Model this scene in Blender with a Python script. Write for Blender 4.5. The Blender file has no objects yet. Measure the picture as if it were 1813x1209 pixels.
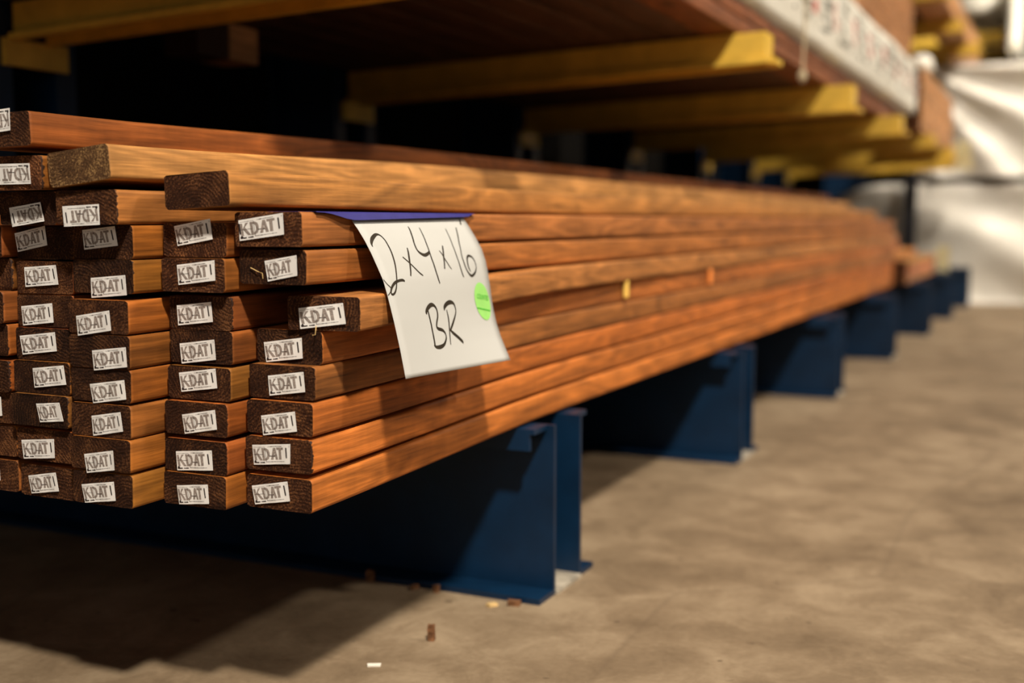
import bpy, bmesh, math, random
from mathutils import Vector, noise

# ------------------------------------------------------------------ camera, world, lights, exposure
scene = bpy.context.scene
COL = scene.collection
rad = math.radians
random.seed(7)

cam_data = bpy.data.cameras.new('camera')
cam_data.sensor_width = 36.0
cam_data.lens = 2064.77 / 1813 * 36.0
cam_data.clip_start = 0.02
cam_data.dof.use_dof = True
cam_data.dof.focus_distance = 1.36
cam_data.dof.aperture_fstop = 2.0
cam_data.dof.aperture_blades = 9
cam = bpy.data.objects.new('camera', cam_data)
COL.objects.link(cam)
cam.location = (0.0, 0.0, 0.585)
cam.rotation_euler = (math.pi / 2 - 0.10207, 0.0, 0.4391)
scene.camera = cam

scene.view_settings.view_transform = 'Standard'
scene.view_settings.look = 'None'
scene.view_settings.gamma = 1.0
scene.view_settings.exposure = 0.0
scene.view_settings.use_curve_mapping = False

world = bpy.data.worlds.new('world')
scene.world = world
world.use_nodes = True
world.node_tree.nodes['Background'].inputs[0].default_value = (1.0, 0.9, 0.78, 1)
world.node_tree.nodes['Background'].inputs[1].default_value = 0.003

def lamp(x, y, z, power, size, aim, spread):
    ld = bpy.data.lights.new('overhead_light', 'AREA')
    ld.shape = 'DISK'
    ld.size = size
    ld.energy = power
    ld.spread = rad(spread)
    ld.color = (1.0, 0.90, 0.76)
    o = bpy.data.objects.new('overhead_light', ld)
    o.location = (x, y, z)
    o.rotation_euler = (Vector(aim) - Vector((x, y, z))).to_track_quat('-Z', 'Y').to_euler()
    COL.objects.link(o)
# two rows of high-bay reflector lamps turned towards the racks
for (lx, ly, lp, ax, ay, sp) in ((1.7, -1.4, 114, -0.45, 1.7, 84), (1.8, 3.6, 28, -0.7, 3.8, 100), (1.9, 7.4, 58, -0.7, 6.6, 100),
                                 (1.9, 8.4, 60, -0.9, 11.4, 60), (1.7, 4.8, 32, -0.1, 9.4, 60),  # this pair is added to brighten the tarps and the far arms
                                 (4.8, 3.0, 40, -0.7, 2.6, 80), (4.8, 8.6, 60, -0.7, 7.4, 80)):
    lamp(lx, ly, 5.0, lp, 0.42, (ax, ay, 0.4), sp)
# daylight from the open loading door on the far side of the aisle
dd = bpy.data.lights.new('loading_door_daylight', 'AREA')
dd.shape = 'RECTANGLE'
dd.size, dd.size_y = 8.0, 2.4
dd.energy = 20
dd.color = (1.0, 0.93, 0.82)
do = bpy.data.objects.new('loading_door_daylight', dd)
do.location = (5.9, 3.2, 1.5)
do.rotation_euler = (math.pi / 2, 0, math.pi / 2)
COL.objects.link(do)
# weak fill light added behind the camera to lift the board ends
d2 = bpy.data.lights.new('front_fill', 'AREA')
d2.shape = 'RECTANGLE'
d2.size, d2.size_y = 4.0, 2.4
d2.energy = 34
d2.color = (1.0, 0.95, 0.88)
o2 = bpy.data.objects.new('front_fill', d2)
o2.location = (0.6, -3.8, 2.2)
o2.rotation_euler = (math.pi / 2, 0, 0)
COL.objects.link(o2)

# ------------------------------------------------------------------ node helpers and materials
def new_mat(name):
    m = bpy.data.materials.new(name)
    m.use_nodes = True
    nt = m.node_tree
    nt.nodes.clear()
    out = nt.nodes.new('ShaderNodeOutputMaterial')
    b = nt.nodes.new('ShaderNodeBsdfPrincipled')
    nt.links.new(b.outputs[0], out.inputs[0])
    return m, nt, b

class NT:
    def __init__(s, nt): s.nt = nt
    def n(s, t, **kw):
        nd = s.nt.nodes.new(t)
        for k, v in kw.items(): setattr(nd, k, v)
        return nd
    def l(s, a, b): s.nt.links.new(a, b)
    def val(s, sock, v):
        if hasattr(v, 'is_linked') or hasattr(v, 'node'): s.l(v, sock)
        else: sock.default_value = v
    def math(s, op, a, b=0.0, c=None, clamp=False):
        nd = s.n('ShaderNodeMath', operation=op, use_clamp=clamp)
        s.val(nd.inputs[0], a); s.val(nd.inputs[1], b)
        if c is not None: s.val(nd.inputs[2], c)
        return nd.outputs[0]
    def noise(s, vec, scale, detail=3.0, rough=0.5, dist=0.0):
        nd = s.n('ShaderNodeTexNoise')
        s.l(vec, nd.inputs['Vector'])
        nd.inputs['Scale'].default_value = scale
        nd.inputs['Detail'].default_value = detail
        nd.inputs['Roughness'].default_value = rough
        nd.inputs['Distortion'].default_value = dist
        return nd.outputs[0]
    def mapv(s, vec, scale=(1, 1, 1), loc=(0, 0, 0)):
        nd = s.n('ShaderNodeMapping')
        s.l(vec, nd.inputs['Vector'])
        nd.inputs['Scale'].default_value = scale
        nd.inputs['Location'].default_value = loc
        return nd.outputs[0]
    def ramp(s, f, pts):
        nd = s.n('ShaderNodeValToRGB')
        s.l(f, nd.inputs[0])
        e = nd.color_ramp.elements
        while len(e) < len(pts): e.new(0.5)
        for i, (p, c) in enumerate(pts):
            e[i].position = p
            e[i].color = (c[0], c[1], c[2], 1) if isinstance(c, (tuple, list)) else (c, c, c, 1)
        return nd.outputs[0]
    def mix(s, fac, a, b, mode='MIX'):
        nd = s.n('ShaderNodeMix', data_type='RGBA', blend_type=mode)
        s.val(nd.inputs[0], fac)
        for sock, v in ((nd.inputs[6], a), (nd.inputs[7], b)):
            if isinstance(v, (tuple, list)): sock.default_value = (v[0], v[1], v[2], 1)
            else: s.l(v, sock)
        return nd.outputs[2]
    def bump(s, h, strength, dist, bsdf):
        nd = s.n('ShaderNodeBump')
        nd.inputs['Strength'].default_value = strength
        nd.inputs['Distance'].default_value = dist
        s.l(h, nd.inputs['Height'])
        s.l(nd.outputs[0], bsdf.inputs['Normal'])

def vadd(t, a, b):
    nd = t.n('ShaderNodeVectorMath', operation='ADD')
    t.l(a, nd.inputs[0]); t.l(b, nd.inputs[1])
    return nd.outputs[0]

def wood_side_material():
    m, nt, b = new_mat('stained_wood')
    t = NT(nt)
    co = t.n('ShaderNodeTexCoord').outputs['Object']
    oi = t.n('ShaderNodeObjectInfo')
    rnd = t.math('MULTIPLY', oi.outputs['Random'], 37.0)
    cx = t.n('ShaderNodeCombineXYZ')
    t.l(rnd, cx.inputs[0]); t.l(rnd, cx.inputs[1]); t.l(rnd, cx.inputs[2])
    v = vadd(t, co, cx.outputs[0])
    fine = t.noise(t.mapv(v, (1, 0.035, 1)), 320, 4, 0.6)
    mid = t.noise(t.mapv(v, (1, 0.07, 1)), 42, 3, 0.55, 0.6)
    rings = t.math('FRACT', t.math('MULTIPLY', t.noise(t.mapv(v, (1, 0.11, 1)), 14, 2, 0.5, 0.5), 11.0))
    rings = t.math('ABSOLUTE', t.math('SUBTRACT', rings, 0.5))
    blotch = t.noise(t.mapv(v, (1, 0.5, 1)), 7, 3, 0.6)
    cross = t.noise(t.mapv(v, (0.3, 1, 0.3)), 70, 2, 0.5)
    f = t.math('MULTIPLY_ADD', fine, 0.72, t.math('MULTIPLY', mid, 0.6))
    f = t.math('ADD', f, t.math('MULTIPLY', rings, 0.46))
    f = t.math('ADD', f, t.math('MULTIPLY', blotch, 0.58))
    f = t.math('ADD', f, t.math('MULTIPLY', cross, 0.13))
    g = t.ramp(t.math('MULTIPLY', f, 0.5), [(0.36, 0.30), (0.565, 0.86), (0.79, 1.80)])
    colr = t.mix(1.0, oi.outputs['Color'], g, 'MULTIPLY')
    # knots
    vo = t.n('ShaderNodeTexVoronoi', feature='F1')
    t.l(t.mapv(v, (1, 0.32, 1)), vo.inputs['Vector'])
    vo.inputs['Scale'].default_value = 7.0
    kn = t.ramp(vo.outputs['Distance'], [(0.04, 1.0), (0.10, 0.0)])
    colr = t.mix(t.math('MULTIPLY', kn, 0.8), colr, (0.035, 0.014, 0.006))
    # dark stain of the saw cut creeping a few millimetres over the edge
    sx = t.n('ShaderNodeSeparateXYZ')
    t.l(co, sx.inputs[0])
    nz = t.noise(t.mapv(v, (1, 0.1, 1)), 230, 2, 0.6)
    amp = t.math('MULTIPLY', t.math('FRACT', t.math('MULTIPLY', oi.outputs['Random'], 7.7)), 0.017)
    edge = t.math('SUBTRACT', t.math('MULTIPLY', nz, amp), t.math('ADD', sx.outputs[1], 0.0045))
    edge = t.math('MULTIPLY', edge, 900.0, clamp=True)
    colr = t.mix(edge, colr, (0.03, 0.012, 0.006))
    t.l(colr, b.inputs['Base Color'])
    b.inputs['Roughness'].default_value = 0.62
    b.inputs['Specular IOR Level'].default_value = 0.25
    t.bump(t.math('ADD', fine, mid), 0.18, 0.002, b)
    return m

def wood_end_material():
    m, nt, b = new_mat('stained_end_grain')
    t = NT(nt)
    co = t.n('ShaderNodeTexCoord').outputs['Object']
    oi = t.n('ShaderNodeObjectInfo')
    r = oi.outputs['Random']
    # growth ring centre sits somewhere below / above the end, different for every board
    cx = t.math('SUBTRACT', t.math('MULTIPLY', t.math('FRACT', t.math('MULTIPLY', r, 17.3)), -0.11), -0.01)
    cz = t.math('SUBTRACT', t.math('MULTIPLY', t.math('FRACT', t.math('MULTIPLY', r, 53.7)), 0.16), 0.10)
    c = t.n('ShaderNodeCombineXYZ')
    t.l(cx, c.inputs[0]); t.l(cz, c.inputs[2])
    sub = t.n('ShaderNodeVectorMath', operation='SUBTRACT')
    t.l(co, sub.inputs[0]); t.l(c.outputs[0], sub.inputs[1])
    ln = t.n('ShaderNodeVectorMath', operation='LENGTH')
    flat = t.n('ShaderNodeVectorMath', operation='MULTIPLY')
    t.l(sub.outputs[0], flat.inputs[0]); flat.inputs[1].default_value = (1, 0, 1)
    t.l(flat.outputs[0], ln.inputs[0])
    rn = t.math('MULTIPLY', r, 31.0)
    cc = t.n('ShaderNodeCombineXYZ')
    t.l(rn, cc.inputs[0]); t.l(rn, cc.inputs[1])
    v = vadd(t, co, cc.outputs[0])
    wob = t.noise(v, 45, 3, 0.6)
    ring = t.math('SINE', t.math('MULTIPLY', t.math('ADD', ln.outputs['Value'], t.math('MULTIPLY', wob, 0.013)), 1500.0))
    grit = t.noise(v, 520, 4, 0.7)
    patch = t.noise(v, 38, 2, 0.5)
    f = t.math('ADD', t.math('MULTIPLY', ring, t.math('MULTIPLY', t.math('FRACT', t.math('MULTIPLY', r, 91.7)), 0.055)), t.math('MULTIPLY', grit, 0.9))
    f = t.math('ADD', f, t.math('MULTIPLY', patch, 0.45))
    colr = t.ramp(f, [(0.42, (0.009, 0.0032, 0.0016)), (0.68, (0.050, 0.0165, 0.0062)), (0.92, (0.26, 0.105, 0.038))])
    tint = t.mix(0.5, (1, 1, 1), oi.outputs['Color'], 'MIX')
    hsv = t.n('ShaderNodeHueSaturation')
    t.l(colr, hsv.inputs['Color'])
    t.l(t.math('MULTIPLY', oi.outputs['Alpha'], 3.0), hsv.inputs['Value'])
    pale = t.math('MULTIPLY', t.math('SUBTRACT', oi.outputs['Alpha'], 0.9), 25.0, clamp=True)
    t.l(t.mix(pale, hsv.outputs[0], t.mix(1.0, hsv.outputs[0], (0.85, 1.25, 1.35), 'MULTIPLY')), b.inputs['Base Color'])
    b.inputs['Roughness'].default_value = 0.85
    b.inputs['Specular IOR Level'].default_value = 0.15
    t.bump(t.math('ADD', grit, t.math('MULTIPLY', ring, 0.12)), 0.8, 0.003, b)
    return m

def concrete_material():
    m, nt, b = new_mat('worn_concrete')
    t = NT(nt)
    co = t.n('ShaderNodeTexCoord').outputs['Object']
    big = t.noise(co, 2.2, 5, 0.6, 0.4)
    mid = t.noise(co, 9, 5, 0.65, 0.5)
    fin = t.noise(co, 90, 4, 0.6)
    f = t.math('ADD', t.math('MULTIPLY', big, 0.45), t.math('MULTIPLY', mid, 0.45))
    f = t.math('ADD', f, t.math('MULTIPLY', fin, 0.12))
    c = t.ramp(f, [(0.36, (0.115, 0.077, 0.043)), (0.505, (0.198, 0.140, 0.084)), (0.63, (0.290, 0.216, 0.137))])
    ck = t.n('ShaderNodeTexVoronoi', feature='DISTANCE_TO_EDGE')
    t.l(t.mapv(vadd(t, co, t.n('ShaderNodeTexNoise').outputs[1]), (1, 1, 1)), ck.inputs['Vector'])
    ck.inputs['Scale'].default_value = 0.8
    crack = t.ramp(ck.outputs['Distance'], [(0.0, 1.0), (0.006, 0.0)])
    spot = t.noise(co, 34, 1, 0.5)
    sp = t.ramp(spot, [(0.74, 0.0), (0.78, 1.0)])
    c = t.mix(t.math('MULTIPLY', sp, 0.6), c, (0.07, 0.045, 0.027))
    c = t.mix(t.math('MULTIPLY', crack, 0.3), c, (0.11, 0.075, 0.045))
    t.l(c, b.inputs['Base Color'])
    b.inputs['Roughness'].default_value = 0.7
    b.inputs['Specular IOR Level'].default_value = 0.3
    t.bump(t.math('ADD', mid, fin), 0.25, 0.004, b)
    return m

def plain(name, col, rough=0.6, spec=0.3, var=0.12, scale=25.0, metal=0.0, dark=None):
    m, nt, b = new_mat(name)
    t = NT(nt)
    co = t.n('ShaderNodeTexCoord').outputs['Object']
    nz = t.noise(co, scale, 4, 0.6)
    lo = dark or tuple(c * (1 - var) for c in col)
    hi = tuple(min(1, c * (1 + var)) for c in col)
    t.l(t.ramp(nz, [(0.35, lo), (0.62, hi)]), b.inputs['Base Color'])
    b.inputs['Roughness'].default_value = rough
    b.inputs['Specular IOR Level'].default_value = spec
    b.inputs['Metallic'].default_value = metal
    return m

def scuffed(name, col, chip, rough=0.42):
    m, nt, b = new_mat(name)
    t = NT(nt)
    co = t.n('ShaderNodeTexCoord').outputs['Object']
    n1 = t.noise(co, 30, 4, 0.65)
    n2 = t.noise(co, 12, 3, 0.6)
    base = t.ramp(n2, [(0.3, tuple(c * 0.8 for c in col)), (0.7, tuple(c * 1.2 for c in col))])
    c = t.mix(t.ramp(n1, [(0.70, 0.0), (0.75, 1.0)]), base, chip)
    t.l(c, b.inputs['Base Color'])
    b.inputs['Roughness'].default_value = rough
    b.inputs['Specular IOR Level'].default_value = 0.35
    return m

def print_material():
    m, nt, b = new_mat('printed_lumber_wrap')
    t = NT(nt)
    co = t.n('ShaderNodeTexCoord').outputs['Object']
    sx = t.n('ShaderNodeSeparateXYZ'); t.l(co, sx.inputs[0])
    y, z = sx.outputs[1], sx.outputs[2]
    def cells(cy, cz, seed):
        c = t.n('ShaderNodeCombineXYZ')
        t.l(t.math('FLOOR', t.math('DIVIDE', y, cy)), c.inputs[0]); t.l(t.math('FLOOR', t.math('DIVIDE', z, cz)), c.inputs[1])
        c.inputs[2].default_value = seed
        w = t.n('ShaderNodeTexWhiteNoise', noise_dimensions='3D'); t.l(c.outputs[0], w.inputs['Vector'])
        return w.outputs['Value']
    def band(v, period, lo, hi):
        f = t.math('FRACT', t.math('DIVIDE', v, period))
        return t.math('MULTIPLY', t.math('GREATER_THAN', f, lo), t.math('LESS_THAN', f, hi))
    body = t.math('MULTIPLY', t.math('GREATER_THAN', z, 0.055), t.math('LESS_THAN', z, 0.215))
    word = t.math('GREATER_THAN', cells(0.36, 0.16, 2.0), 0.25)
    glyph = t.math('MULTIPLY', t.math('GREATER_THAN', cells(0.055, 0.022, 1.0), 0.48), band(z, 0.040, 0.12, 0.88))
    gb = t.math('MULTIPLY', band(y, 0.36, 0.02, 0.66), t.math('MULTIPLY', glyph, body))
    rb = t.math('MULTIPLY', band(y, 0.36, 0.72, 0.92), t.math('MULTIPLY', band(z, 0.236, 0.36, 0.74), t.math('GREATER_THAN', cells(0.018, 0.03, 5.0), 0.35)))
    n = t.noise(co, 9, 4, 0.6)
    base = t.ramp(n, [(0.35, (0.72, 0.68, 0.58)), (0.62, (0.84, 0.80, 0.70))])
    c = t.mix(t.math('MULTIPLY', gb, 0.95), base, (0.12, 0.115, 0.09))
    c = t.mix(t.math('MULTIPLY', rb, 0.95), c, (0.50, 0.06, 0.035))
    t.l(c, b.inputs['Base Color'])
    b.inputs['Roughness'].default_value = 0.5
    return m

M = {}
M['side'] = wood_side_material()
M['end'] = wood_end_material()
M['concrete'] = concrete_material()
M['blue'] = scuffed('blue_rack_paint', (0.0014, 0.0165, 0.046), (0.07, 0.075, 0.09))
M['yellow'] = scuffed('yellow_arm_paint', (0.68, 0.43, 0.06), (0.42, 0.26, 0.05))
M['foot'] = plain('dusty_steel', (0.32, 0.28, 0.22), 0.6, 0.3, 0.3, 40)
M['paper'] = plain('cream_paper', (0.485, 0.480, 0.455), 0.7, 0.2, 0.015, 8)
M['bluepaper'] = plain('violet_blue_card', (0.030, 0.026, 0.17), 0.55, 0.3, 0.08, 30)
M['ink'] = plain('brown_black_marker', (0.028, 0.020, 0.012), 0.6, 0.2, 0.2, 90)
M['green'] = plain('fluorescent_green_sticker', (0.29, 0.64, 0.15), 0.55, 0.3, 0.04, 60)
M['greenink'] = plain('dark_green_print', (0.04, 0.38, 0.02), 0.6, 0.2, 0.3, 300)
M['tag'] = plain('white_plastic_tag', (0.82, 0.79, 0.76), 0.45, 0.35, 0.03, 60)
M['tagink'] = plain('grey_tag_print', (0.27, 0.225, 0.20), 0.6, 0.2, 0.35, 500)
M['tagblack'] = plain('black_tag_print', (0.02, 0.012, 0.012), 0.6, 0.2, 0.3, 300)
M['tarp'] = plain('grey_tarpaulin', (0.70, 0.66, 0.585), 0.42, 0.4, 0.06, 5)
M['wrap'] = plain('white_lumber_wrap', (0.80, 0.76, 0.66), 0.5, 0.35, 0.06, 9)
M['wrapprint'] = print_material()
M['wall'] = plain('shade_black_wall', (0.005, 0.004, 0.003), 0.9, 0.1, 0.2, 3)  # near-black colour stands in for the deep shade behind the racks
M['ceil'] = plain('grey_ceiling_deck', (0.06, 0.052, 0.042), 0.9, 0.1, 0.1, 3)
M['cord'] = plain('tan_cord', (0.42, 0.34, 0.22), 0.8, 0.1, 0.2, 80)
M['post'] = plain('dark_steel', (0.012, 0.012, 0.016), 0.5, 0.3, 0.2, 20)
M['straw'] = plain('straw_splinter', (0.62, 0.42, 0.18), 0.7, 0.2, 0.2, 90)
M['bark'] = plain('bark_debris', (0.16, 0.075, 0.035), 0.9, 0.1, 0.5, 120)
M['flagyellow'] = plain('yellow_flag_tape', (0.85, 0.55, 0.12), 0.5, 0.3, 0.05, 50)
M['flagorange'] = plain('orange_flag_tape', (0.85, 0.27, 0.06), 0.5, 0.3, 0.05, 50)
M['palepaper'] = plain('pale_yellow_card', (0.86, 0.78, 0.50), 0.6, 0.2, 0.04, 30)

# ------------------------------------------------------------------ object helpers
def link(o, parent=None):
    COL.objects.link(o)
    if parent: o.parent = parent
    return o

def mesh_obj(name, bm, mats, parent=None, loc=None):
    me = bpy.data.meshes.new(name)
    bmesh.ops.recalc_face_normals(bm, faces=bm.faces[:])
    bm.to_mesh(me)
    bm.free()
    for m in (mats if isinstance(mats, (list, tuple)) else [mats]): me.materials.append(m)
    o = bpy.data.objects.new(name, me)
    if loc is not None: o.location = loc
    return link(o, parent)

def raw_obj(name, verts, faces, mat, parent=None, loc=None):
    me = bpy.data.meshes.new(name)
    me.from_pydata(verts, [], faces)
    me.materials.append(mat)
    o = bpy.data.objects.new(name, me)
    if loc is not None: o.location = loc
    return link(o, parent)

def empty(name, loc):
    o = bpy.data.objects.new(name, None)
    o.location = loc
    o.empty_display_size = 0.1
    return link(o)

def tag(o, label, cat, group=None):
    o['label'] = label
    o['category'] = cat
    if group: o['group'] = group
    return o

def struct(o):
    o['kind'] = 'structure'
    return o

def box(bm, x0, x1, y0, y1, z0, z1):
    vs = [bm.verts.new(p) for p in ((x0, y0, z0), (x1, y0, z0), (x1, y1, z0), (x0, y1, z0),
                                    (x0, y0, z1), (x1, y0, z1), (x1, y1, z1), (x0, y1, z1))]
    for f in ((0, 3, 2, 1), (4, 5, 6, 7), (0, 1, 5, 4), (1, 2, 6, 5), (2, 3, 7, 6), (3, 0, 4, 7)):
        bm.faces.new([vs[i] for i in f])

def skew_box(bm, x0, x1, y0, y1, zr0, zr1, zt0, zt1):
    """box along X whose z range goes from (zr0,zr1) at x0 to (zt0,zt1) at x1"""
    vs = [bm.verts.new(p) for p in ((x0, y0, zr0), (x1, y0, zt0), (x1, y1, zt0), (x0, y1, zr0),
                                    (x0, y0, zr1), (x1, y0, zt1), (x1, y1, zt1), (x0, y1, zr1))]
    for f in ((0, 3, 2, 1), (4, 5, 6, 7), (0, 1, 5, 4), (1, 2, 6, 5), (2, 3, 7, 6), (3, 0, 4, 7)):
        bm.faces.new([vs[i] for i in f])

def bevel(bm, w, seg=2):
    bmesh.ops.bevel(bm, geom=bm.edges[:], offset=w, segments=seg, affect='EDGES', profile=0.5)

def tube(bm, pts, r, n=6):
    pts = [Vector(p) for p in pts]
    rings = []
    for i, p in enumerate(pts):
        d = (pts[min(i + 1, len(pts) - 1)] - pts[max(i - 1, 0)]).normalized()
        a = d.orthogonal().normalized(); c = d.cross(a)
        rr = r[i] if isinstance(r, (list, tuple)) else r
        rings.append([bm.verts.new(p + (a * math.cos(k * 2 * math.pi / n) + c * math.sin(k * 2 * math.pi / n)) * rr) for k in range(n)])
    for i in range(len(rings) - 1):
        for k in range(n):
            bm.faces.new((rings[i][k], rings[i][(k + 1) % n], rings[i + 1][(k + 1) % n], rings[i + 1][k]))
    bm.faces.new(rings[0][::-1]); bm.faces.new(rings[-1])

def smooth(a, b, x):
    t = max(0.0, min(1.0, (x - a) / (b - a)))
    return t * t * (3 - 2 * t)

# ------------------------------------------------------------------ the setting
bm = bmesh.new(); box(bm, -2.7, 6.0, -4.0, 16.0, -0.1, 0.0)
struct(mesh_obj('floor', bm, M['concrete']))
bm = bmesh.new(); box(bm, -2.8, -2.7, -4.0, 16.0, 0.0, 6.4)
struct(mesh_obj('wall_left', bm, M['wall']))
bm = bmesh.new(); box(bm, -2.7, 6.0, 16.0, 16.1, 0.0, 6.4)
struct(mesh_obj('wall_back', bm, M['wall']))
bm = bmesh.new(); box(bm, -2.8, 6.0, -4.0, 16.1, 6.4, 6.5)
struct(mesh_obj('ceiling', bm, M['ceil']))

# ------------------------------------------------------------------ lumber boards
TH, WD = 0.0378, 0.0889

def board_mesh(name, length, width=WD, thick=TH, bend=None, seed=0, rings=None, skew=0.0):
    """rounded 2x4 section run along +Y; origin on the lower right edge of the near end"""
    rnd = random.Random(seed)
    r = 0.0044
    sec = []
    for (cx, cz, a0) in ((-r, r, -90), (-r, thick - r, 0), (-width + r, thick - r, 90), (-width + r, r, 180)):
        for k in range(4):
            a = rad(a0 + k * 30)
            sec.append((cx + r * math.cos(a), cz + r * math.sin(a)))
    ys = rings or [0.0, 0.004, 0.06, 0.15, 0.25, 0.35, 0.45, 0.6, 0.8, 1.0, 1.4, 1.9, 2.5, 3.2, 4.0, 1e9]
    ys = [y for y in ys if y < length - 0.05] + [length]
    bm = bmesh.new()
    R = []
    for i, y in enumerate(ys):
        dx, dz = bend(y) if bend else (0, 0)
        row = []
        for (sx, sz) in sec:
            j = rnd.uniform(-0.0008, 0.0008) if i == 0 else 0
            row.append(bm.verts.new((sx + dx, y + j + (sx * skew if i < 2 else 0), sz + dz)))
        R.append(row)
    n = len(sec)
    for i in range(len(R) - 1):
        for k in range(n):
            f = bm.faces.new((R[i][k], R[i][(k + 1) % n], R[i + 1][(k + 1) % n], R[i + 1][k]))
            f.smooth = True
    for row, rev in ((R[0], False), (R[-1], True)):
        f = bm.faces.new(row[::-1] if rev else row)
        f.material_index = 1
    bmesh.ops.recalc_face_normals(bm, faces=bm.faces[:])
    me = bpy.data.meshes.new(name)
    bm.to_mesh(me); bm.free()
    me.materials.append(M['side']); me.materials.append(M['end'])
    return me

def board(x, y, z, length, tint, roll=0.0, width=WD, thick=TH, bend=None, seed=0, endval=1.0, name='lumber_board', skew=0.0):
    o = bpy.data.objects.new(name, board_mesh(name, length, width, thick, bend, seed, None, skew))
    o.location = (x, y, z)
    o.rotation_euler = (0, -rad(roll), 0)
    o.color = (tint[0], tint[1], tint[2], endval / 3.0)
    return link(o)

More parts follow.
